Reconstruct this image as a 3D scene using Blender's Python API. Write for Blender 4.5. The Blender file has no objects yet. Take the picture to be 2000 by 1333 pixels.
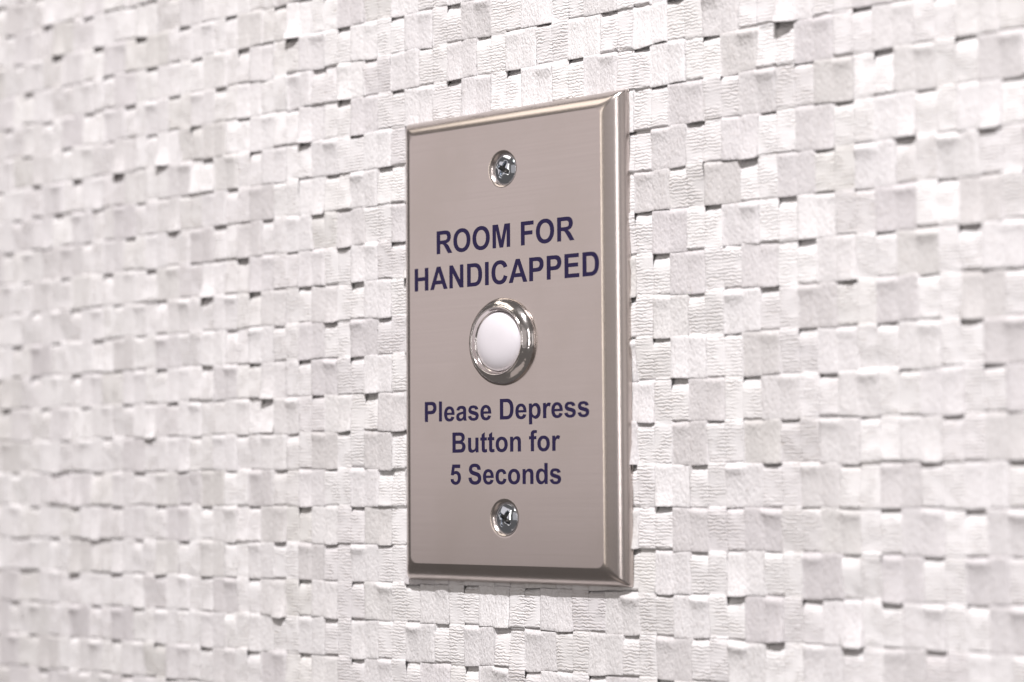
import bpy, bmesh, math, random
import numpy as np
from mathutils import Matrix, Vector, geometry

rng = np.random.default_rng(11)
random.seed(11)
S = bpy.context.scene
COL = S.collection
MM = 0.001

# ------------------------------------------------------------------ camera
# millimetres on the wall: X to the right, Y up, Z out of the wall.
# world metres: x = X, z = Y, y = -Z
def W(x, y, z):
    return (x * MM, -z * MM, y * MM)

F_PX = 4200.0
RX, RY, RZ = -0.0656, -0.7316, 0.0062
T = np.array([1.1538, -0.6594, -515.5017])
ca, sa, cb, sb, cc, sc_ = math.cos(RX), math.sin(RX), math.cos(RY), math.sin(RY), math.cos(RZ), math.sin(RZ)
Rx = np.array([[1, 0, 0], [0, ca, -sa], [0, sa, ca]])
Ry = np.array([[cb, 0, sb], [0, 1, 0], [-sb, 0, cb]])
Rz = np.array([[cc, -sc_, 0], [sc_, cc, 0], [0, 0, 1]])
R = Rz @ Rx @ Ry
cam_mm = -R.T @ T
cd = bpy.data.cameras.new("camera")
cam = bpy.data.objects.new("camera", cd)
COL.objects.link(cam)
S.camera = cam
M = np.array([[1, 0, 0], [0, 0, -1], [0, 1, 0]]) @ R.T
m4 = Matrix([list(M[0]) + [0], list(M[1]) + [0], list(M[2]) + [0], [0, 0, 0, 1]])
m4.translation = Vector(W(*cam_mm))
cam.matrix_world = m4
cd.sensor_width = 36.0
cd.lens = F_PX / 2000.0 * 36.0
cd.clip_start = 0.01
cd.clip_end = 20.0
cd.dof.use_dof = True
cd.dof.focus_distance = 0.512
cd.dof.aperture_fstop = 10.0
cd.dof.aperture_blades = 0

# ------------------------------------------------------------------ light
world = bpy.data.worlds.new("World")
S.world = world
world.use_nodes = True
bg = world.node_tree.nodes["Background"]
bg.inputs["Color"].default_value = (1.0, 0.93, 0.90, 1)
bg.inputs["Strength"].default_value = 0.135

def lamp(name, pos, target, size, radiance, color=(1, 1, 1), size_y=None, shape=None):
    """area lamp; pos / target in wall metres (right, up, out); radiance as seen from the front"""
    l = bpy.data.lights.new(name, 'AREA')
    l.shape = shape or ('RECTANGLE' if size_y else 'SQUARE')
    l.size = size
    area = size * size
    if size_y:
        l.size_y = size_y
        area = size * size_y
    if l.shape == 'DISK':
        area = math.pi * size * size / 4
    l.energy = radiance * math.pi * area
    l.color = color
    o = bpy.data.objects.new(name, l)
    COL.objects.link(o)
    p = Vector((pos[0], -pos[2], pos[1])); t = Vector((target[0], -target[2], target[1]))
    o.location = p
    o.rotation_euler = (t - p).to_track_quat('-Z', 'Y').to_euler()
    return o

# key: small hard lamp high above on the right
KD = Vector((0.34, 0.76, 0.56)).normalized()
kp = KD * 1.5
lamp("key_lamp", kp, (0, 0, 0), 0.022, 28000.0, (1.0, 0.970, 0.982), shape='DISK')
# broad fill added up front on the left, to reflect in the brushed face
lamp("soft_fill", (-1.35, 0.42, 1.45), (0, 0, 0), 1.5, 0.72, (1.0, 0.92, 0.935), size_y=1.18)
# warm fill added high on the left, to brighten the top bevel
lamp("upper_fill", (-0.70, 1.15, 0.66), (0.0, 0.0, 0.0), 1.1, 2.3, (1.0, 0.92, 0.83), size_y=0.40)
# dim broad fill added behind the camera for the right bevel
lamp("back_fill", (0.42, 0.22, 1.7), (0, 0, 0), 1.1, 0.36, (1.0, 0.93, 0.92), size_y=0.9)
# soft fill added far to the right, lifts the plate's right skirt
lamp("side_fill", (1.5, 0.15, 0.42), (0, 0, 0.0), 0.6, 0.62, (1.0, 0.94, 0.93), size_y=0.8)
# weak fill added low in front, as if bounced from the floor
lamp("low_bounce_fill", (0.1, -1.2, 0.95), (0, 0, 0), 1.2, 0.34, (1.0, 0.87, 0.82), size_y=0.7)
# two upright strips added beside the camera, for bright lines on the bevel
lamp("right_strip_fill", (1.10, 0.20, 1.06), (0, 0, 0), 0.08, 12.0, (1.0, 0.97, 0.98), size_y=0.9)
lamp("left_strip_fill", (-0.42, 0.25, 1.50), (0, 0, 0), 0.14, 4.2, (1.0, 0.93, 0.84), size_y=0.9)

S.view_settings.view_transform = 'Standard'
S.view_settings.look = 'None'
S.view_settings.exposure = 0.0
S.view_settings.gamma = 1.0
S.cycles.use_denoising = True
S.cycles.max_bounces = 8

# ------------------------------------------------------------------ helpers
def new_mat(name):
    m = bpy.data.materials.new(name)
    m.use_nodes = True
    nt = m.node_tree
    b = nt.nodes["Principled BSDF"]
    return m, nt, b

def N(nt, t, **kw):
    n = nt.nodes.new(t)
    for k, v in kw.items():
        setattr(n, k, v)
    return n

def math_node(nt, op, a, b=None, clamp=False):
    n = N(nt, 'ShaderNodeMath', operation=op, use_clamp=clamp)
    for i, v in enumerate((a, b)):
        if v is None:
            continue
        if isinstance(v, (int, float)):
            n.inputs[i].default_value = v
        else:
            nt.links.new(v, n.inputs[i])
    return n.outputs[0]

def mix_col(nt, fac, a, b):
    n = N(nt, 'ShaderNodeMix', data_type='RGBA')
    for sock, v in ((n.inputs[0], fac), (n.inputs[6], a), (n.inputs[7], b)):
        if isinstance(v, (int, float)):
            sock.default_value = v
        elif isinstance(v, tuple):
            sock.default_value = (*v, 1) if len(v) == 3 else v
        else:
            nt.links.new(v, sock)
    return n.outputs[2]

def set_tone(o, r, g):
    """paper tone and tint of every vertex (random per patch; tone stands in for shading by tilt)"""
    a = o.data.color_attributes.new("tone", 'FLOAT_COLOR', 'POINT')
    c = np.stack([r, g, np.zeros(len(r)), np.ones(len(r))], 1).astype(np.float32)
    a.data.foreach_set("color", c.ravel())

def link_mesh(name, verts, faces, mat, parent=None, smooth=True):
    """verts: (n,3) in wall millimetres"""
    v = np.asarray(verts, float)
    w = np.stack([v[:, 0], -v[:, 2], v[:, 1]], 1) * MM
    me = bpy.data.meshes.new(name)
    me.from_pydata(w.tolist(), [], faces if isinstance(faces, list) else faces.tolist())
    me.update()
    if smooth:
        me.polygons.foreach_set("use_smooth", [True] * len(me.polygons))
    if mat:
        me.materials.append(mat)
    o = bpy.data.objects.new(name, me)
    COL.objects.link(o)
    if parent:
        o.parent = parent
    return o

def grid_faces(nu, nv, off=0):
    i = np.arange(nu - 1)[:, None]; j = np.arange(nv - 1)[None, :]
    a = (i * nv + j + off).ravel()
    return np.stack([a, a + 1, a + nv + 1, a + nv], 1)

def sstep(a, b, x):
    t = np.clip((x - a) / (b - a), 0, 1)
    return t * t * (3 - 2 * t)

class Wave1:
    """smooth random curve of one variable"""
    def __init__(self, length, n=6):
        self.k = rng.uniform(0.5, 1.6, n) * 2 * math.pi / length
        self.p = rng.uniform(0, 7, n); self.a = rng.uniform(0.3, 1, n); self.a /= np.sqrt((self.a ** 2).sum() / 2)
    def __call__(self, x):
        x = np.asarray(x, float)
        return sum(a * np.sin(k * x + p) for a, k, p in zip(self.a, self.k, self.p))

# ------------------------------------------------------------------ materials
def paper(name, kind):
    m, nt, b = new_mat(name)
    L = nt.links.new
    tc = N(nt, 'ShaderNodeTexCoord')
    info = N(nt, 'ShaderNodeObjectInfo')
    # shift the pattern for every strip
    sh = N(nt, 'ShaderNodeVectorMath', operation='SCALE')
    comb = N(nt, 'ShaderNodeCombineXYZ')
    L(info.outputs['Random'], comb.inputs[0]); L(info.outputs['Random'], comb.inputs[1]); L(info.outputs['Random'], comb.inputs[2])
    L(comb.outputs[0], sh.inputs[0]); sh.inputs[3].default_value = 0.9
    add = N(nt, 'ShaderNodeVectorMath', operation='ADD')
    L(tc.outputs['Object'], add.inputs[0]); L(sh.outputs[0], add.inputs[1])
    P = add.outputs[0] if kind == 'weft' else tc.outputs['Object']
    def noise(scale, detail=2, rough=0.55, stretch=(1, 1, 1), rot=(0, 0, 0)):
        mp = N(nt, 'ShaderNodeMapping')
        mp.inputs['Scale'].default_value = stretch
        mp.inputs['Rotation'].default_value = rot
        L(P, mp.inputs[0])
        n = N(nt, 'ShaderNodeTexNoise')
        n.inputs['Scale'].default_value = scale; n.inputs['Detail'].default_value = detail
        n.inputs['Roughness'].default_value = rough
        L(mp.outputs[0], n.inputs['Vector'])
        return n.outputs['Fac']
    at = N(nt, 'ShaderNodeAttribute', attribute_name="tone")
    sepx = N(nt, 'ShaderNodeSeparateColor'); L(at.outputs['Color'], sepx.inputs[0])
    big = math_node(nt, 'ADD', math_node(nt, 'MULTIPLY', sepx.outputs[0], 0.82), math_node(nt, 'MULTIPLY', noise(300, 2), 0.18))
    beige = sepx.outputs[1]
    if kind == 'warp':
        w = N(nt, 'ShaderNodeTexWave', wave_type='BANDS', bands_direction='Z', wave_profile='SIN')
        w.inputs['Scale'].default_value = 400
        w.inputs['Distortion'].default_value = 6.5
        w.inputs['Detail'].default_value = 3.0
        w.inputs['Detail Scale'].default_value = 2.1
        w.inputs['Detail Roughness'].default_value = 0.6
        L(P, w.inputs['Vector'])
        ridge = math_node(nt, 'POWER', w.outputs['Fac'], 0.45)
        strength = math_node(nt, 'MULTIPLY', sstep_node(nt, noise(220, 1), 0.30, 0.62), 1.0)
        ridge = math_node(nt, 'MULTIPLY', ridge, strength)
        fine = noise(2600, 2, 0.6, (1, 1, 1.6))
        h = math_node(nt, 'ADD', ridge, math_node(nt, 'MULTIPLY', fine, 0.55))
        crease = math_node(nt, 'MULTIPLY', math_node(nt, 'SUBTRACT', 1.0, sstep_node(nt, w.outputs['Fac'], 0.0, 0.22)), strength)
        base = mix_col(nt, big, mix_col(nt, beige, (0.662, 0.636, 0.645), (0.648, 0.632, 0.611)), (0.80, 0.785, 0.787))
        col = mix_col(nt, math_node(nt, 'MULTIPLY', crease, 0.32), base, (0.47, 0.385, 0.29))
        dist = 0.00016
    else:
        f1 = noise(2300, 2, 0.65, (1.0, 1.0, 0.42), (0, 0.45, 0))
        f2 = noise(900, 2, 0.6, (1.0, 1.0, 0.5), (0, -0.35, 0))
        h = math_node(nt, 'ADD', f1, math_node(nt, 'MULTIPLY', f2, 0.45))
        spk = sstep_node(nt, f1, 0.52, 0.72)
        base = mix_col(nt, big, mix_col(nt, beige, (0.588, 0.560, 0.570), (0.588, 0.570, 0.550)), (0.79, 0.773, 0.777))
        col = mix_col(nt, math_node(nt, 'MULTIPLY', spk, 0.40), base, (0.50, 0.455, 0.43))
        dist = 0.00035
    # small strip to strip difference of the bleached paper
    v = math_node(nt, 'ADD', math_node(nt, 'MULTIPLY', info.outputs['Random'], 0.05), 0.95)
    hs = N(nt, 'ShaderNodeHueSaturation'); L(v, hs.inputs['Value']); L(col, hs.inputs['Color'])
    L(hs.outputs[0], b.inputs['Base Color'])
    b.inputs['Roughness'].default_value = 0.85
    b.inputs['Specular IOR Level'].default_value = 0.2
    bp = N(nt, 'ShaderNodeBump')
    bp.inputs['Strength'].default_value = 1.0
    bp.inputs['Distance'].default_value = dist
    L(h, bp.inputs['Height']); L(bp.outputs[0], b.inputs['Normal'])
    return m

def sstep_node(nt, x, a, c):
    n = N(nt, 'ShaderNodeMapRange', interpolation_type='SMOOTHSTEP')
    n.inputs[1].default_value = a; n.inputs[2].default_value = c
    nt.links.new(x, n.inputs[0])
    return n.outputs[0]

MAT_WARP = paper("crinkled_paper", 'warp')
MAT_WEFT = paper("fibrous_paper", 'weft')
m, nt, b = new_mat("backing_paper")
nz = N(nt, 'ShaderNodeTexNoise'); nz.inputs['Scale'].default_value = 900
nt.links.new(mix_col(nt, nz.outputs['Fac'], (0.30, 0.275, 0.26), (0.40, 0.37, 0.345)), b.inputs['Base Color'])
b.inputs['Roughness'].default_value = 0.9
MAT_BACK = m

def steel():
    m, nt, b = new_mat("brushed_steel")
    L = nt.links.new
    tc = N(nt, 'ShaderNodeTexCoord')
    mp = N(nt, 'ShaderNodeMapping'); mp.inputs['Scale'].default_value = (25, 40, 1900)
    L(tc.outputs['Object'], mp.inputs[0])
    n1 = N(nt, 'ShaderNodeTexNoise'); n1.inputs['Scale'].default_value = 1.0; n1.inputs['Detail'].default_value = 1
    L(mp.outputs[0], n1.inputs['Vector'])
    col = mix_col(nt, n1.outputs['Fac'], (0.566, 0.506, 0.478), (0.604, 0.541, 0.513))
    n3 = N(nt, 'ShaderNodeTexNoise'); n3.inputs['Scale'].default_value = 38; n3.inputs['Detail'].default_value = 4
    L(tc.outputs['Object'], n3.inputs['Vector'])
    col = mix_col(nt, sstep_node(nt, n3.outputs['Fac'], 0.42, 0.70), col, (0.555, 0.496, 0.462))
    L(col, b.inputs['Base Color'])
    b.inputs['Metallic'].default_value = 1.0
    b.inputs['Roughness'].default_value = 0.25
    return m
MAT_STEEL = steel()

def simple_metal(name, col, rough, bump=0.0):
    m, nt, b = new_mat(name)
    tc = N(nt, 'ShaderNodeTexCoord')
    n1 = N(nt, 'ShaderNodeTexNoise'); n1.inputs['Scale'].default_value = 320; n1.inputs['Detail'].default_value = 3
    nt.links.new(tc.outputs['Object'], n1.inputs['Vector'])
    nt.links.new(mix_col(nt, n1.outputs['Fac'], tuple(c * 0.93 for c in col), col), b.inputs['Base Color'])
    b.inputs['Metallic'].default_value = 1.0
    nt.links.new(math_node(nt, 'ADD', math_node(nt, 'MULTIPLY', n1.outputs['Fac'], 0.06), rough), b.inputs['Roughness'])
    bp = N(nt, 'ShaderNodeBump'); bp.inputs['Strength'].default_value = 1.0; bp.inputs['Distance'].default_value = bump
    nt.links.new(n1.outputs['Fac'], bp.inputs['Height']); nt.links.new(bp.outputs[0], b.inputs['Normal'])
    return m
MAT_CHROME = simple_metal("chrome", (0.80, 0.755, 0.73), 0.11, 0.00016)
MAT_ZINC = simple_metal("zinc_screw", (0.70, 0.74, 0.80), 0.06, 0.00004)

m, nt, b = new_mat("white_plastic")
nz = N(nt, 'ShaderNodeTexNoise'); nz.inputs['Scale'].default_value = 300
nt.links.new(mix_col(nt, nz.outputs['Fac'], (0.66, 0.63, 0.66), (0.69, 0.66, 0.69)), b.inputs['Base Color'])
b.inputs['Roughness'].default_value = 0.45
b.inputs['Subsurface Weight'].default_value = 0.15
b.inputs['Subsurface Radius'].default_value = (0.002, 0.002, 0.002)
b.inputs['Subsurface Scale'].default_value = 1.0
MAT_PLASTIC = m

m, nt, b = new_mat("navy_ink")
nz = N(nt, 'ShaderNodeTexNoise'); nz.inputs['Scale'].default_value = 1500
nt.links.new(mix_col(nt, nz.outputs['Fac'], (0.013, 0.009, 0.040), (0.021, 0.015, 0.056)), b.inputs['Base Color'])
b.inputs['Roughness'].default_value = 0.6
b.inputs['Specular IOR Level'].default_value = 0.2
MAT_INK = m

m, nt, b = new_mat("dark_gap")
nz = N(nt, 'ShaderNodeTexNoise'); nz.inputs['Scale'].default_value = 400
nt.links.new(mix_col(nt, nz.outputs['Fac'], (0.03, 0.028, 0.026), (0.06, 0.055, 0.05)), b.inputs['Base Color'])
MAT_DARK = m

# ------------------------------------------------------------------ the wall: woven paper strips on a backing
PR = 9.58            # row pitch (flat strips running across)
PC = 4.94            # column pitch (narrow strips running up)
Y0 = 66.32 + 7 * PR  # top boundary of row 0
NR = 26
J0 = -57
X0 = 41.86 + J0 * PC
NCOL = 81
xb = X0 + PC * np.arange(NCOL + 1)
yb = Y0 - PR * np.arange(NR + 1)
xl, xr, ytop, ybot = xb[0], xb[-1], yb[0], yb[-1]

bv = np.array([[x, y, z] for z in (-14.0, -1.45) for y in (ybot - 2, ytop + 2) for x in (xl - 2, xr + 2)])
bf = [(4, 5, 7, 6), (0, 2, 3, 1), (0, 1, 5, 4), (2, 6, 7, 3), (0, 4, 6, 2), (1, 3, 7, 5)]
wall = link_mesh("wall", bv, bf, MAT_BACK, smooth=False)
wall['kind'] = 'structure'
wall['label'] = "white wall covered with a woven mat of flat crinkled paper strips"

# weave pattern: a strip runs over two and under two, each row shifted by one
shift = [0]
for k in range(1, NR):
    shift.append(shift[-1] + (1 if rng.random() < 0.62 else -1))
over = np.array([[((j - shift[k]) % 4) < 2 for j in range(NCOL)] for k in range(NR)])
run_id = np.array([[(j - shift[k]) // 2 for j in range(NCOL)] for k in range(NR)])

edge = [Wave1(26) for _ in range(NR + 1)]
def row_edge(k, x):
    return yb[k] + 0.13 * edge[k](x)
col_edge = [Wave1(30) for _ in range(NCOL + 1)]
def column_edge(j, y):
    return xb[j] + 0.10 * col_edge[j](y)

def along(vals, xs, soft):
    """blend one value per column along x with short transitions at the column edges"""
    f = (xs - X0) / PC
    j = np.clip(np.floor(f).astype(int), 0, NCOL - 1)
    fr = (f - j) * PC
    v = vals[j].astype(float)
    jl = np.clip(j - 1, 0, NCOL - 1); jr = np.clip(j + 1, 0, NCOL - 1)
    wl = 0.5 * (1 - sstep(0, soft, fr)); wr = 0.5 * (1 - sstep(0, soft, PC - fr))
    return v * (1 - wl - wr) + vals[jl] * wl + vals[jr] * wr

def along_high(vals, xs, soft):
    """like along(), but the raised runs keep their full width and slip down beneath the neighbouring column"""
    f = (xs - X0) / PC
    j = np.clip(np.floor(f).astype(int), 0, NCOL - 1)
    fr = (f - j) * PC
    v = vals[j].astype(float)
    out = v.copy()
    for n_, d in ((np.clip(j - 1, 0, NCOL - 1), fr), (np.clip(j + 1, 0, NCOL - 1), PC - fr)):
        w = np.where(vals[n_] > v + 0.3, 1 - sstep(0.04, soft, d), 0)
        out = out * (1 - w) + vals[n_] * w
    return out

us = np.concatenate([X0 + PC * (j + np.array([0.0, 0.06, 0.13, 0.3, 0.5, 0.7, 0.79, 0.87, 0.94, 0.985])) for j in range(NCOL)] + [[xr]])
vt = np.array([0.0, 0.02, 0.05, 0.09, 0.13, 0.18, 0.25, 0.35, 0.47, 0.60, 0.72, 0.83, 0.91, 0.96, 0.985, 1.0])

for k in range(NR):
    nrun = {}
    base = np.zeros(NCOL); led = np.zeros(NCOL); cup = np.zeros(NCOL); tilt = np.zeros(NCOL); tilb = np.zeros(NCOL); tone = np.zeros(NCOL); fl = np.zeros(NCOL); tint = np.zeros(NCOL); oa = np.zeros(NCOL); oc = np.zeros(NCOL); ob = np.zeros(NCOL); xt = np.zeros(NCOL); slip = np.zeros(NCOL)
    for j in range(NCOL):
        r = run_id[k, j]
        if r not in nrun:
            nrun[r] = (rng.normal(0, 0.06), rng.random() ** 1.2, rng.random(), rng.normal(0, 1), rng.normal(0, 1), rng.normal(0, 1), rng.random(), rng.random() ** 2, max(0.0, rng.uniform(-0.5, 1)))
        q = nrun[r]
        ov = over[k, j]
        base[j] = (0.36 + q[0]) if ov else -0.92
        fl[j] = q[8]; tone[j] = q[6]; tint[j] = q[7]
        tv = float(np.clip(0.62 * q[3] + 0.15, -1.0, 1.2))
        above = k > 0 and over[k - 1, j]; below = k < NR - 1 and over[k + 1, j]
        led[j] = ((0.35 + 0.5 * q[1] + max(0, tv)) * (0.12 if above else 1.0)) if ov else 0.0
        cup[j] = ((0.15 + 0.6 * q[2] + max(0, -tv)) * (0.15 if below else 1.0)) if ov else 0.0
        oc[j] = 1.0 if (ov and not above) else 0.0
        oa[j] = 1.0 if (ov and above) else 0.0; ob[j] = 1.0 if (ov and below) else 0.0
        tilt[j] = (tv * (0.35 if above else 1)) if ov else 0.0
        tilb[j] = (tv * (0.25 if below else 1)) if ov else 0.0
        xt[j] = q[4] if ov else 0.0
        slip[j] = q[5]
    X = us
    zb = along_high(base, X, 0.55)
    ld, cu, ti, tb, sl = (along(a, X, 0.8) for a in (led, cup, tilt, tilb, slip))
    # slope along x inside one visible cell, small dip in the middle (two columns lie below)
    f = (X - X0) / PC; j = np.clip(np.floor(f).astype(int), 0, NCOL - 1)
    first = (run_id[k, np.clip(j - 1, 0, NCOL - 1)] != run_id[k, j])
    half = np.where(first, (f - j) * 0.5, 0.5 + (f - j) * 0.5) - 0.5
    zb = zb + 0.14 * along(xt, X, 0.8) * half * 2 - 0.10 * np.exp(-(half / 0.07) ** 2) * along(over[k].astype(float), X, 0.8)
    yt = row_edge(k, X) - 0.03 + 0.10 * sl + 0.28 * along(oc, X, 0.5)
    ybm = row_edge(k + 1, X) + 0.03 + 0.07 * sl + 0.16 * along(xt, X, 0.8)  * half - 0.30 * cu * along(over[k].astype(float), X, 0.6)
    on = along_high(over[k].astype(float), X, 0.55)
    Vt = vt[None, :]
    Y = yt[:, None] + (ybm - yt)[:, None] * Vt
    t = Vt * PR
    Z = zb[:, None] + 0 * Vt
    Z = Z - (0.06 + 0.58 * ld)[:, None] * (1 - sstep(0, 1, t / (0.35 + 0.70 * ld)[:, None])) * on[:, None]
    Z = Z + (0.32 * ld)[:, None] * np.exp(-((t - 1.25) / 1.1) ** 2) * on[:, None]
    Z = Z + ((0.04 + 0.58 * cu) * np.clip(1 + 1.5 * along(xt, X, 0.8) * half, 0.1, 2))[:, None] * np.clip((Vt - 0.35) / 0.65, 0, 1) ** 2 * on[:, None]
    Z = Z + np.where(Vt < 0.5, ti[:, None], tb[:, None]) * (0.5 - Vt) * on[:, None]
    wv = Wave1(7); wv2 = Wave1(4)
    Z = Z + 0.035 * wv(X)[:, None] * np.cos(3 * Vt) + 0.025 * wv2(X[:, None] + 9 * Vt)
    Z = Z - (0.07 * along(ob, X, 0.5))[:, None] * np.clip((Vt - 0.75) / 0.25, 0, 1) ** 2 + (0.10 * along(oa, X, 0.5))[:, None] * np.clip(1 - Vt / 0.2, 0, 1) ** 2
    nxt = np.clip(j + 1, 0, NCOL - 1)
    last = over[k, j] & (~over[k, nxt])
    dR = PC - (f - j) * PC
    Z = Z - (0.45 * fl[j] * last * np.clip(1 - dR / (0.45 + 0.75 * fl[j]), 0, 1) ** 1.3)[:, None]
    # rounded lower lip and turned-in edges
    Z = Z - 0.10 * np.clip((Vt - 0.955) / 0.045, 0, 1) ** 2
    XX = X[:, None] + 0 * Vt
    top = np.stack([X, yt - 0.10, Z[:, 0] - 0.30], 1)[:, None]
    bot = np.stack([X, ybm + 0.12, Z[:, -1] - 0.28], 1)[:, None]
    bot2 = np.stack([X, ybm + 2.2, Z[:, -1] - 0.42], 1)[:, None]
    G = np.concatenate([top, np.stack([XX, Y, Z], 2), bot, bot2], 1)
    nv = G.shape[1]
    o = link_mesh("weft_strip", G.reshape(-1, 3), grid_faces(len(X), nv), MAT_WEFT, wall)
    set_tone(o, np.repeat(along(tone, X, 0.3), nv), np.repeat(along(tint, X, 0.3), nv))

# narrow strips running up; the two that lie on top together are pressed alike
pair = {}
s_in = np.array([-0.1, 0.0, 0.25, 0.6, 1.0, 1.5, 2.2, 3.5, 5.0, 6.5, 7.6, 8.3, 8.8, 9.15, 9.35])
ww = np.array([0.0, 0.03, 0.09, 0.2, 0.35, 0.5, 0.65, 0.8, 0.91, 0.97, 1.0])
for j in range(NCOL):
    ys, zs, tl, t_a, t_b, t_c = [], [], [], [], [], []
    for k in range(NR):
        o = not over[k, j]
        pk = pair.setdefault((k, run_id[k, j]), (rng.normal(0, 0.07), rng.normal(0, 1), rng.normal(0, 1), rng.random() ** 0.7, rng.random() ** 2, max(0.0, rng.uniform(-0.6, 1))))
        zk = (0.36 + pk[0] + rng.normal(0, 0.015)) if o else -0.82
        t1, t2 = pk[1] + 0.15 * rng.normal(), pk[2]
        up_same = k > 0 and (not over[k - 1, j]) == o
        dn_same = k < NR - 1 and (not over[k + 1, j]) == o
        rise = rng.uniform(0.8, 3.3)
        ye = float(row_edge(k, xb[j] + PC / 2))
        for s in s_in:
            z = zk
            if o and not up_same:
                z = -0.95 + (zk + 0.95) * float(sstep(-0.35, rise, s))
            if o and not dn_same:
                z = z + (-0.95 - z) * float(sstep(PR - 0.40, PR + 0.10, s))
            if o:
                z += (0.55 * t1 + 0.08) * (0.5 - s / PR) + 0.05 * math.sin(s * 0.6 + t2) - (0.15 * math.exp(-(s / 0.45) ** 2) if up_same else 0) - (0.10 * math.exp(-((PR - s) / 0.55) ** 2) if dn_same else 0)
            ys.append(ye - s); zs.append(z); tl.append(t2 if o else 0); t_a.append(pk[3]); t_b.append(pk[4]); t_c.append(pk[5] if (o and j < NCOL - 1 and over[k, j + 1]) else 0.0)
    ys = np.array(ys); zs = np.array(zs); tl = np.array(tl)
    o_ = np.argsort(-ys, kind='stable'); ys, zs, tl = ys[o_], zs[o_], tl[o_]; t_a = np.array(t_a)[o_]; t_b = np.array(t_b)[o_]
    xa = column_edge(j, ys) + 0.004; xe = column_edge(j + 1, ys) - 0.004
    Xg = xa[:, None] + (xe - xa)[:, None] * ww[None, :]
    Yg = ys[:, None] + 0.06 * Wave1(5)(Xg * 2 + ys[:, None] * 0.3)
    c = 2 * ww - 1
    Zg = zs[:, None] - 0.05 * np.abs(c)[None, :] ** 6 + 0.04 * tl[:, None] * c[None, :]
    Zg = Zg + 0.03 * Wave1(6)(ys)[:, None] * c[None, :] + 0.02 * Wave1(2.2)(ys[:, None] + 0.3 * Xg)
    right_end = np.array(t_c)[o_][:, None]
    Zg = Zg - 0.30 * right_end * np.clip((ww[None, :] - 0.80 + 0.1 * (1 - right_end)) / 0.25, 0, 1) ** 1.3
    G = np.stack([Xg, Yg, Zg], 2)
    l = G[:, :1].copy(); l[:, :, 0] += 0.04; l[:, :, 2] -= 0.28
    r = G[:, -1:].copy(); r[:, :, 0] -= 0.04; r[:, :, 2] -= 0.28
    G = np.concatenate([l, G, r], 1)
    fc = grid_faces(len(ys), G.shape[1])[:, ::-1]
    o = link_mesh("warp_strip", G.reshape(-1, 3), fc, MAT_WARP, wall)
    set_tone(o, np.repeat(t_a, G.shape[1]), np.repeat(t_b, G.shape[1]))

# ------------------------------------------------------------------ the plate
D = 4.95                      # height of the flat face above the wall
PW, PH = 71.0, 114.3
plate = bpy.data.objects.new("call_button_plate", None)
COL.objects.link(plate)
plate.location = (0, 0, 0)
plate.empty_display_size = 0.02
plate['label'] = "brushed steel call button plate with navy lettering screwed to the woven wall"
plate['category'] = "wall plate"

prof = [(0.0, 0.30)]
PHI0, PHI1, RB = 15.0, 84.0, 5.45
for q in range(19):
    a = math.radians(PHI1 + (PHI0 - PHI1) * q / 18)
    prof.append((RB * (math.sin(math.radians(PHI1)) - math.sin(a)), D - 0.02 - RB * (math.cos(math.radians(PHI0)) - math.cos(a))))
e0 = prof[-1][0]
prof += [(e0 + 0.06, D - 0.008), (e0 + 0.14, D)]
NC = 7
def ring(inset, rad):
    wr, wl, h = PW / 2 - inset * 1.24, PW / 2 - inset * 1.10, PH / 2 - inset * 1.06
    out = []
    for cx, cy, a0 in ((wr - rad, h - rad, 0), (-wl + rad, h - rad, 90), (-wl + rad, -h + rad, 180), (wr - rad, -h + rad, 270)):
        for i in range(NC):
            a = math.radians(a0 + 90 * i / (NC - 1))
            out.append((cx + rad * math.cos(a), cy + rad * math.sin(a)))
    return out
verts, faces = [], []
nper = 4 * NC
SUB = 1
for q, (ins, z) in enumerate(prof):
    rad = 0.45 + 1.5 * (ins / prof[-1][0])
    verts += [(x, y, z) for x, y in ring(ins, rad)]
for q in range(len(prof) - 1):
    for i in range(nper):
        a, b2 = q * nper + i, q * nper + (i + 1) % nper
        faces.append((a, b2, b2 + nper, a + nper))
# flat face with three openings
face_ring = verts[-nper:]
SCREW_Y = (41.67, -41.67)
R_DIM, R_BTN = 4.7, 9.0
def circ(cx, cy, r, n):
    return [(cx + r * math.cos(2 * math.pi * i / n), cy + r * math.sin(2 * math.pi * i / n)) for i in range(n)]
NCI = 48
loops = [[(x, y) for x, y, _ in face_ring]] + [circ(0.15, SCREW_Y[0], R_DIM, NCI), circ(0.15, SCREW_Y[1], R_DIM, NCI), circ(0, 0.3, R_BTN, NCI)]
pts2, edges2 = [], []
for lp in loops:
    s0 = len(pts2)
    pts2 += [Vector(p) for p in lp]
    edges2 += [(s0 + i, s0 + (i + 1) % len(lp)) for i in range(len(lp))]
r_ = geometry.delaunay_2d_cdt(pts2, edges2, [], 0, 1e-5)
ov, of = r_[0], r_[2]
base_i = len(verts)
verts += [(p.x, p.y, D) for p in ov]
holes = [((0.15, SCREW_Y[0]), R_DIM), ((0.15, SCREW_Y[1]), R_DIM), ((0, 0.3), R_BTN)]
for f in of:
    cx = sum(ov[i].x for i in f) / len(f); cy = sum(ov[i].y for i in f) / len(f)
    if any(math.hypot(cx - c[0], cy - c[1]) < r * 0.9985 for c, r in holes):
        continue
    faces.append(tuple(base_i + i for i in f))
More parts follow.
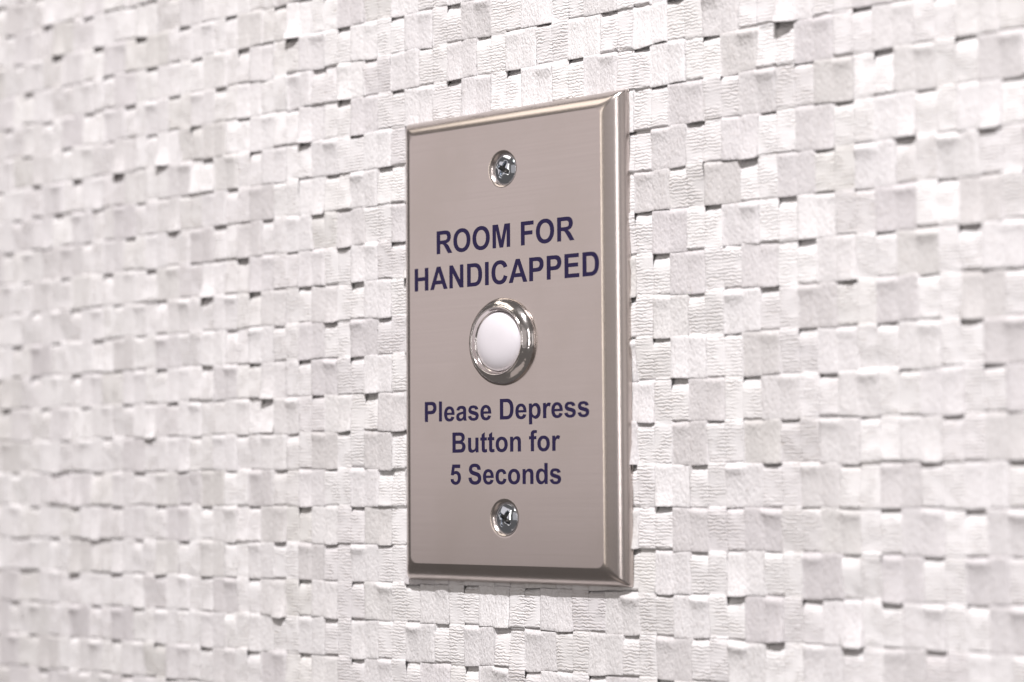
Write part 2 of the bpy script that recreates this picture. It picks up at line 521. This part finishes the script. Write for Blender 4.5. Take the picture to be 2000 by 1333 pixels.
# pressed dimples round the screws
dim = [(R_DIM, 0), (4.58, -0.012), (4.42, -0.05), (4.25, -0.11), (4.05, -0.22), (3.85, -0.38), (3.65, -0.62), (3.4, -0.9), (3.2, -1.2), (3.0, -1.5), (1.5, -1.7)]
for sy in SCREW_Y:
    s0 = len(verts)
    for r, dz in dim:
        verts += [(0.15 + x, sy + y, D + dz) for x, y in circ(0, 0, r, NCI)]
    for q in range(len(dim) - 1):
        for i in range(NCI):
            a, b2 = s0 + q * NCI + i, s0 + q * NCI + (i + 1) % NCI
            faces.append((a, a + NCI, b2 + NCI, b2))
    faces.append(tuple(s0 + (len(dim) - 1) * NCI + i for i in range(NCI))[::-1])
steel_plate = link_mesh("steel_plate", verts, faces, MAT_STEEL, plate)
bmx = bmesh.new(); bmx.from_mesh(steel_plate.data)
bmesh.ops.remove_doubles(bmx, verts=bmx.verts, dist=2e-6)
bmesh.ops.recalc_face_normals(bmx, faces=bmx.faces)
big = max(bmx.faces, key=lambda f: f.calc_area())
if big.normal.y > 0:
    bmesh.ops.reverse_faces(bmx, faces=bmx.faces)
bmx.to_mesh(steel_plate.data); bmx.free()
# flat face keeps straight normals
for p in steel_plate.data.polygons:
    if abs(abs(p.normal.y) - 1) < 1e-5:
        p.use_smooth = False

def lathe(name, prof, cx, cy, mat, parent, n=96, cap=True, wob=None):
    vs, fs = [], []
    for r, z in prof:
        for i in range(n):
            a = 2 * math.pi * i / n
            rr = r * (1 + (wob(a, z) if wob else 0))
            vs.append((cx + rr * math.cos(a), cy + rr * math.sin(a), z))
    for q in range(len(prof) - 1):
        for i in range(n):
            a, b2 = q * n + i, q * n + (i + 1) % n
            fs.append((a, b2, b2 + n, a + n))
    if cap:
        fs.append(tuple((len(prof) - 1) * n + i for i in range(n)))
    return link_mesh(name, vs, fs, mat, parent)

# chrome bezel and white button cap
BX, BY = 0.0, 0.30
def arc(cx, cz, r, a0, a1, n):
    return [(cx + r * math.cos(math.radians(a0 + (a1 - a0) * i / (n - 1))), cz + r * math.sin(math.radians(a0 + (a1 - a0) * i / (n - 1)))) for i in range(n)]
bez = [(10.25, D - 0.2), (10.38, D + 0.02), (10.42, D + 0.3), (10.38, D + 0.55), (10.22, D + 0.85), (10.0, D + 1.15), (9.7, D + 1.48), (9.35, D + 1.78),
       (9.0, D + 2.02), (8.65, D + 2.2), (8.4, D + 2.3), (8.22, D + 2.42)] + arc(8.02, D + 2.42, 0.2, 10, 175, 8) + \
      [(7.78, D + 2.2), (7.6, D + 1.75), (7.45, D + 1.55), (7.3, D + 1.5), (7.15, D + 1.3), (7.1, D + 0.2)]
bezel = lathe("button_bezel", bez, BX, BY, MAT_CHROME, plate, 128, cap=False,
              wob=lambda a, z: (0.006 * max(0, math.cos(6 * (a - 1.62))) ** 6 if 0.2 < z - D < 1.9 else 0))
gap = lathe("gap_ring", [(7.3, D + 0.9), (6.2, D + 0.85)], BX, BY, MAT_DARK, bezel, 64, cap=False)
RC = 7.05
cap_p = [(RC - 0.05, D + 0.6), (RC, D + 1.3)]
for i in range(1, 25):
    r = RC * math.cos(math.radians(90 * i / 24.5))
    cap_p.append((r, D + 1.3 + 2.15 * (1 - (r / RC) ** 2.5) ** 0.55))
lathe("button_cap", cap_p, BX, BY, MAT_PLASTIC, bezel, 96)

# screws: oval head with a cross recess
def screw(cx, cy, rot, mat):
    n, nr = 120, 34
    Rh = 3.5
    vs, fs, deps = [], [], []
    ztop, zrim = D + 0.22, D - 0.62
    rs = [Rh * (1 - (i / nr)) for i in range(nr)] + [0.03]
    for r in rs:
        for i in range(n):
            a = 2 * math.pi * i / n
            x, y = r * math.cos(a), r * math.sin(a)
            z = zrim + (ztop - zrim) * (1 - (r / Rh) ** 2.2)
            u = x * math.cos(rot) + y * math.sin(rot); v = -x * math.sin(rot) + y * math.cos(rot)
            hw = 0.52
            def slot(p, q):
                wq = hw * (1 - 0.25 * min(1, abs(p) / 2.0))
                side = 1 - float(sstep(wq - 0.10, wq + 0.10, np.float64(abs(q))))
                end = 1 - float(sstep(1.75, 2.15, np.float64(abs(p))))
                return side * end * (0.75 + 0.85 * max(0, 1 - abs(p) / 1.9))
            dep = max(slot(u, v), slot(v, u))
            vs.append((cx + x, cy + y, z - dep)); deps.append(dep)
    for q in range(len(rs) - 1):
        for i in range(n):
            a, b2 = q * n + i, q * n + (i + 1) % n
            fs.append((a, b2, b2 + n, a + n))
    s0 = len(vs)
    for r, z in ((Rh + 0.02, zrim - 0.12), (Rh - 0.5, zrim - 0.7)):
        vs += [(cx + x, cy + y, z) for x, y in circ(0, 0, r, n)]
    for i in range(n):
        i2 = (i + 1) % n
        fs.append((s0 + i, s0 + i2, i2, i)); fs.append((s0 + n + i, s0 + n + i2, s0 + i2, s0 + i))
    o = link_mesh("screw", vs, fs, mat, plate)
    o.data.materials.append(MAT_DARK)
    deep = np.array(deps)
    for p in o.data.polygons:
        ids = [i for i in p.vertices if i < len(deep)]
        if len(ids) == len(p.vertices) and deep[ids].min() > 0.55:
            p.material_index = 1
    return o
s1 = screw(0.30, SCREW_Y[0] - 0.05, math.radians(62), MAT_ZINC)
s2 = screw(0.15, SCREW_Y[1] - 0.02, math.radians(55), MAT_ZINC)
s1['label'] = "zinc cross-head screw at the top of the plate"
s2['label'] = "zinc cross-head screw at the bottom of the plate"

# ------------------------------------------------------------------ lettering: outlines in em/2048 units, 'q' marks a quadratic control point
GL = {}
def g(ch, adv, *contours):
    GL[ch] = (adv, [c.split() for c in contours])
g('R', 1479, "150,0 150,1466 773,1466 q1008,1466 1114,1426 q1221,1387 1285,1286 q1349,1185 1349,1055 q1349,890 1252,782 q1155,675 962,647 q1058,591 1120,524 q1183,457 1289,286 1468,0 1114,0 900,319 q786,490 744,534 q702,579 655,595 q608,612 506,612 446,612 446,0",
  "446,846 665,846 q878,846 931,864 q984,882 1014,926 q1044,970 1044,1036 q1044,1110 1004,1155 q965,1201 893,1213 q857,1218 677,1218 446,1218")
g('M', 1706, "145,0 145,1466 588,1466 854,466 1117,1466 1561,1466 1561,0 1286,0 1286,1154 995,0 710,0 420,1154 420,0")
g('F', 1251, "151,0 151,1466 1156,1466 1156,1218 447,1218 447,871 1059,871 1059,623 447,623 447,0")
g('H', 1479, "150,0 150,1466 446,1466 446,889 1026,889 1026,1466 1322,1466 1322,0 1026,0 1026,641 446,641 446,0")
g('A', 1479, "1471,0 1149,0 1021,333 435,333 314,0 0,0 571,1466 884,1466", "926,580 724,1124 526,580")
g('N', 1479, "152,0 152,1466 440,1466 1040,487 1040,1466 1315,1466 1315,0 1018,0 427,956 427,0")
g('D', 1479, "148,1466 689,1466 q872,1466 968,1438 q1097,1400 1189,1303 q1281,1206 1329,1065 q1377,925 1377,719 q1377,538 1332,407 q1277,247 1175,148 q1098,73 967,31 q869,0 705,0 148,0",
  "444,1218 444,247 665,247 q789,247 844,261 q916,279 963,322 q1011,365 1041,463 q1071,562 1071,732 q1071,902 1041,993 q1011,1084 957,1135 q903,1186 820,1204 q758,1218 577,1218")
g('I', 569, "140,0 140,1466 436,1466 436,0")
g('C', 1479, "1087,539 1374,448 q1308,208 1154,91 q1001,-25 765,-25 q473,-25 285,174 q97,374 97,720 q97,1086 286,1288 q475,1491 783,1491 q1052,1491 1220,1332 q1320,1238 1370,1062 1077,992 q1051,1106 968,1172 q886,1238 768,1238 q605,1238 503,1121 q402,1004 402,742 q402,464 502,346 q602,228 762,228 q880,228 965,303 q1050,378 1087,539")
g('P', 1366, "149,0 149,1466 624,1466 q894,1466 976,1444 q1102,1411 1187,1300 q1272,1190 1272,1015 q1272,880 1223,788 q1174,696 1098,643 q1023,591 945,574 q839,553 638,553 445,553 445,0",
  "445,1218 445,802 607,802 q782,802 841,825 q900,848 933,897 q967,946 967,1011 q967,1091 920,1143 q873,1195 801,1208 q748,1218 588,1218")
g('E', 1366, "149,0 149,1466 1236,1466 1236,1218 445,1218 445,893 1181,893 1181,646 445,646 445,247 1264,247 1264,0")
g('l', 569, "147,0 147,1466 428,1466 428,0")
g('e', 1139, "762,338 1042,291 q988,137 871,56 q755,-24 580,-24 q303,-24 170,157 q65,302 65,523 q65,787 203,936 q341,1086 552,1086 q789,1086 926,929 q1063,773 1057,450 353,450 q356,325 421,255 q486,186 583,186 q649,186 694,222 q739,258 762,338",
  "778,622 q775,744 715,807 q655,871 569,871 q477,871 417,804 q357,737 358,622")
g('a', 1139, "357,738 102,784 q145,938 250,1012 q355,1086 562,1086 q750,1086 842,1041 q934,997 971,928 q1009,860 1009,677 1006,349 q1006,209 1019,142 q1033,76 1070,0 792,0 q781,28 765,83 755,116 q683,46 601,11 q519,-24 426,-24 q262,-24 167,65 q73,154 73,290 q73,380 116,450 q159,521 236,558 q314,596 460,624 q657,661 733,693 733,721 q733,802 693,836 q653,871 542,871 q467,871 425,841 q383,812 357,738",
  "733,510 q679,492 562,467 q445,442 409,418 q354,379 354,319 q354,260 398,217 q442,174 510,174 q586,174 655,224 q706,262 722,317 q733,353 733,454")
g('s', 1139, "48,303 330,346 q348,264 403,221 q458,179 557,179 q666,179 721,219 q758,247 758,294 q758,326 738,347 q717,367 644,384 q304,459 213,521 q87,607 87,760 q87,898 196,992 q305,1086 534,1086 q752,1086 858,1015 q964,944 1004,805 739,756 q722,818 674,851 q627,884 539,884 q428,884 380,853 q348,831 348,796 q348,766 376,745 q414,717 638,666 q863,615 952,541 q1040,466 1040,333 q1040,188 919,82 q798,-24 561,-24 q346,-24 220,63 q95,150 48,303")
g('p', 1251, "139,1062 401,1062 401,906 q452,986 539,1036 q626,1086 732,1086 q917,1086 1046,941 q1175,796 1175,537 q1175,271 1045,123 q915,-24 730,-24 q642,-24 570,11 q499,46 420,131 420,-404 139,-404",
  "417,549 q417,370 488,284 q559,199 661,199 q759,199 824,277 q889,356 889,535 q889,702 822,783 q755,864 656,864 q553,864 485,784 q417,705 417,549")
g('r', 797, "416,0 135,0 135,1062 396,1062 396,911 q463,1018 516,1052 q570,1086 638,1086 q734,1086 823,1033 736,788 q665,834 604,834 q545,834 504,801 q463,769 439,684 q416,599 416,328")
g('B', 1479, "150,1466 736,1466 q910,1466 995,1451 q1081,1437 1148,1391 q1216,1345 1261,1268 q1306,1192 1306,1097 q1306,994 1250,908 q1195,822 1100,779 q1234,740 1306,646 q1378,552 1378,425 q1378,325 1331,230 q1285,136 1204,79 q1124,23 1006,10 q932,2 649,0 150,0",
  "446,1222 446,883 640,883 q813,883 855,888 q931,897 974,940 q1018,984 1018,1055 q1018,1123 980,1165 q943,1208 869,1217 q825,1222 616,1222",
  "446,639 446,247 720,247 q880,247 923,256 q989,268 1030,314 q1072,361 1072,439 q1072,505 1040,551 q1008,597 947,618 q887,639 685,639")
g('u', 1251, "847,0 847,159 q789,74 694,25 q600,-24 495,-24 q388,-24 303,23 q218,70 180,155 q142,240 142,390 142,1062 423,1062 423,574 q423,350 438,299 q454,249 495,219 q536,190 599,190 q671,190 728,229 q785,269 806,327 q827,386 827,614 827,1062 1108,1062 1108,0")
g('t', 682, "634,1062 634,838 442,838 442,410 q442,280 447,258 q453,237 472,223 q492,209 520,209 q559,209 633,236 657,18 q559,-24 435,-24 q359,-24 298,1 q237,27 208,67 q180,108 169,177 q160,226 160,375 160,838 31,838 31,1062 160,1062 160,1273 442,1437 442,1062")
g('n', 1251, "1114,0 833,0 833,542 q833,714 815,764 q797,815 756,843 q716,871 659,871 q586,871 528,831 q470,791 448,725 q427,659 427,481 427,0 146,0 146,1062 407,1062 407,906 q546,1086 757,1086 q850,1086 927,1052 q1004,1019 1043,967 q1083,915 1098,849 q1114,783 1114,660")
g('f', 682, "24,1062 180,1062 180,1142 q180,1276 208,1342 q237,1408 313,1449 q390,1491 507,1491 q627,1491 742,1455 704,1259 q637,1275 575,1275 q514,1275 487,1246 q461,1218 461,1137 461,1062 671,1062 671,841 461,841 461,0 180,0 180,841 24,841")
g('S', 1366, "74,477 362,505 q388,360 467,292 q547,224 682,224 q825,224 897,284 q970,345 970,426 q970,478 939,514 q909,551 833,578 q781,596 596,642 q358,701 262,787 q127,908 127,1082 q127,1194 190,1291 q254,1389 373,1440 q493,1491 662,1491 q938,1491 1077,1370 q1217,1249 1224,1047 928,1034 q909,1147 846,1196 q784,1246 659,1246 q530,1246 457,1193 q410,1159 410,1102 q410,1050 454,1013 q510,966 726,915 q942,864 1045,809 q1149,755 1207,660 q1266,566 1266,427 q1266,301 1196,191 q1126,81 998,27 q870,-26 679,-26 q401,-26 252,102 q103,231 74,477")
g('c', 1139, "1073,748 796,698 q782,781 732,823 q683,865 604,865 q499,865 436,792 q374,720 374,550 q374,361 437,283 q501,205 608,205 q688,205 739,250 q790,296 811,407 1087,360 q1044,170 922,73 q800,-24 595,-24 q362,-24 223,123 q85,270 85,530 q85,793 224,939 q363,1086 600,1086 q794,1086 908,1002 q1023,919 1073,748")
g('d', 1251, "1121,0 860,0 860,156 q795,65 706,20 q618,-24 528,-24 q345,-24 214,123 q84,271 84,535 q84,805 211,945 q338,1086 532,1086 q710,1086 840,938 840,1466 1121,1466",
  "371,554 q371,384 418,308 q486,198 608,198 q705,198 773,280 q841,363 841,527 q841,710 775,790 q709,871 606,871 q506,871 438,791 q371,712 371,554")
g('5', 1139, "91,376 371,405 q383,310 442,254 q501,199 578,199 q666,199 727,270 q788,342 788,486 q788,621 727,688 q667,756 570,756 q449,756 353,649 125,682 269,1445 1012,1445 1012,1182 482,1182 438,933 q532,980 630,980 q817,980 947,844 q1077,708 1077,491 q1077,310 972,168 q829,-26 575,-26 q372,-26 244,83 q116,192 91,376")

def flat(tokens):
    pts, ctrl = [], None
    for tk in tokens:
        if tk[0] == 'q':
            ctrl = tuple(float(v) for v in tk[1:].split(','))
            continue
        p = tuple(float(v) for v in tk.split(','))
        if ctrl:
            a = pts[-1]
            for i in range(1, 6):
                t = i / 6
                pts.append(((1 - t) ** 2 * a[0] + 2 * t * (1 - t) * ctrl[0] + t * t * p[0], (1 - t) ** 2 * a[1] + 2 * t * (1 - t) * ctrl[1] + t * t * p[1]))
            ctrl = None
        pts.append(p)
    if abs(pts[0][0] - pts[-1][0]) + abs(pts[0][1] - pts[-1][1]) < 1:
        pts.pop()
    return pts
def oval(cx, cy, rx, ry, e, n=44):
    out = []
    for i in range(n):
        a = 2 * math.pi * i / n; c, s = math.cos(a), math.sin(a)
        out.append((cx + rx * math.copysign(abs(c) ** (2 / e), c), cy + ry * math.copysign(abs(s) ** (2 / e), s)))
    return out
OUT = {k: (a, [flat(c) for c in cs]) for k, (a, cs) in GL.items()}
OUT['O'] = (1593, [oval(797, 733, 709, 758, 2.15), oval(797, 733, 404, 505, 2.15)])
OUT['o'] = (1251, [oval(628, 531, 546, 555, 2.15), oval(628, 531, 258, 326, 2.2)])

def lettering(text, xl_, xr_, base, cap, label):
    cs, x = [], 0
    for ch in text:
        if ch == ' ':
            x += 569; continue
        a, cons = OUT[ch]
        cs += [[(px + x, py) for px, py in c] for c in cons]
        x += a
    lo = min(p[0] for c in cs for p in c); hi = max(p[0] for c in cs for p in c)
    kx = (xr_ - xl_) / (hi - lo); ky = cap / 1466
    cu = bpy.data.curves.new("lettering", 'CURVE'); cu.dimensions = '2D'; cu.fill_mode = 'FRONT'
    for c in cs:
        sp = cu.splines.new('POLY'); sp.points.add(len(c) - 1)
        for q, p in zip(sp.points, c):
            q.co = (xl_ + (p[0] - lo) * kx, base + p[1] * ky, 0, 1)
        sp.use_cyclic_u = True
    tmp = bpy.data.objects.new("lettering_outline", cu); COL.objects.link(tmp)
    dg = bpy.context.evaluated_depsgraph_get()
    me = bpy.data.meshes.new_from_object(tmp.evaluated_get(dg))
    vs = np.array([(v.co.x, v.co.y, D + 0.03) for v in me.vertices])
    fs = [tuple(p.vertices) for p in me.polygons]
    bpy.data.objects.remove(tmp); bpy.data.curves.remove(cu); bpy.data.meshes.remove(me)
    nrm = 0
    for f in fs[:1]:
        a, b2, c = (vs[i] for i in f[:3]); nrm = np.cross(b2 - a, c - a)[2]
    if nrm < 0:
        fs = [f[::-1] for f in fs]
    o = link_mesh("lettering", vs, fs, MAT_INK, plate, smooth=False)
    o['label'] = label
lettering("ROOM FOR", -21.75, 22.55, 22.8, 5.66, "navy lettering reading ROOM FOR")
lettering("HANDICAPPED", -29.35, 29.85, 14.1, 5.62, "navy lettering reading HANDICAPPED")
lettering("Please Depress", -26.0, 26.55, -18.25, 4.92, "navy lettering reading Please Depress")
lettering("Button for", -16.7, 17.7, -25.92, 4.90, "navy lettering reading Button for")
lettering("5 Seconds", -17.4, 17.9, -33.58, 4.90, "navy lettering reading 5 Seconds")
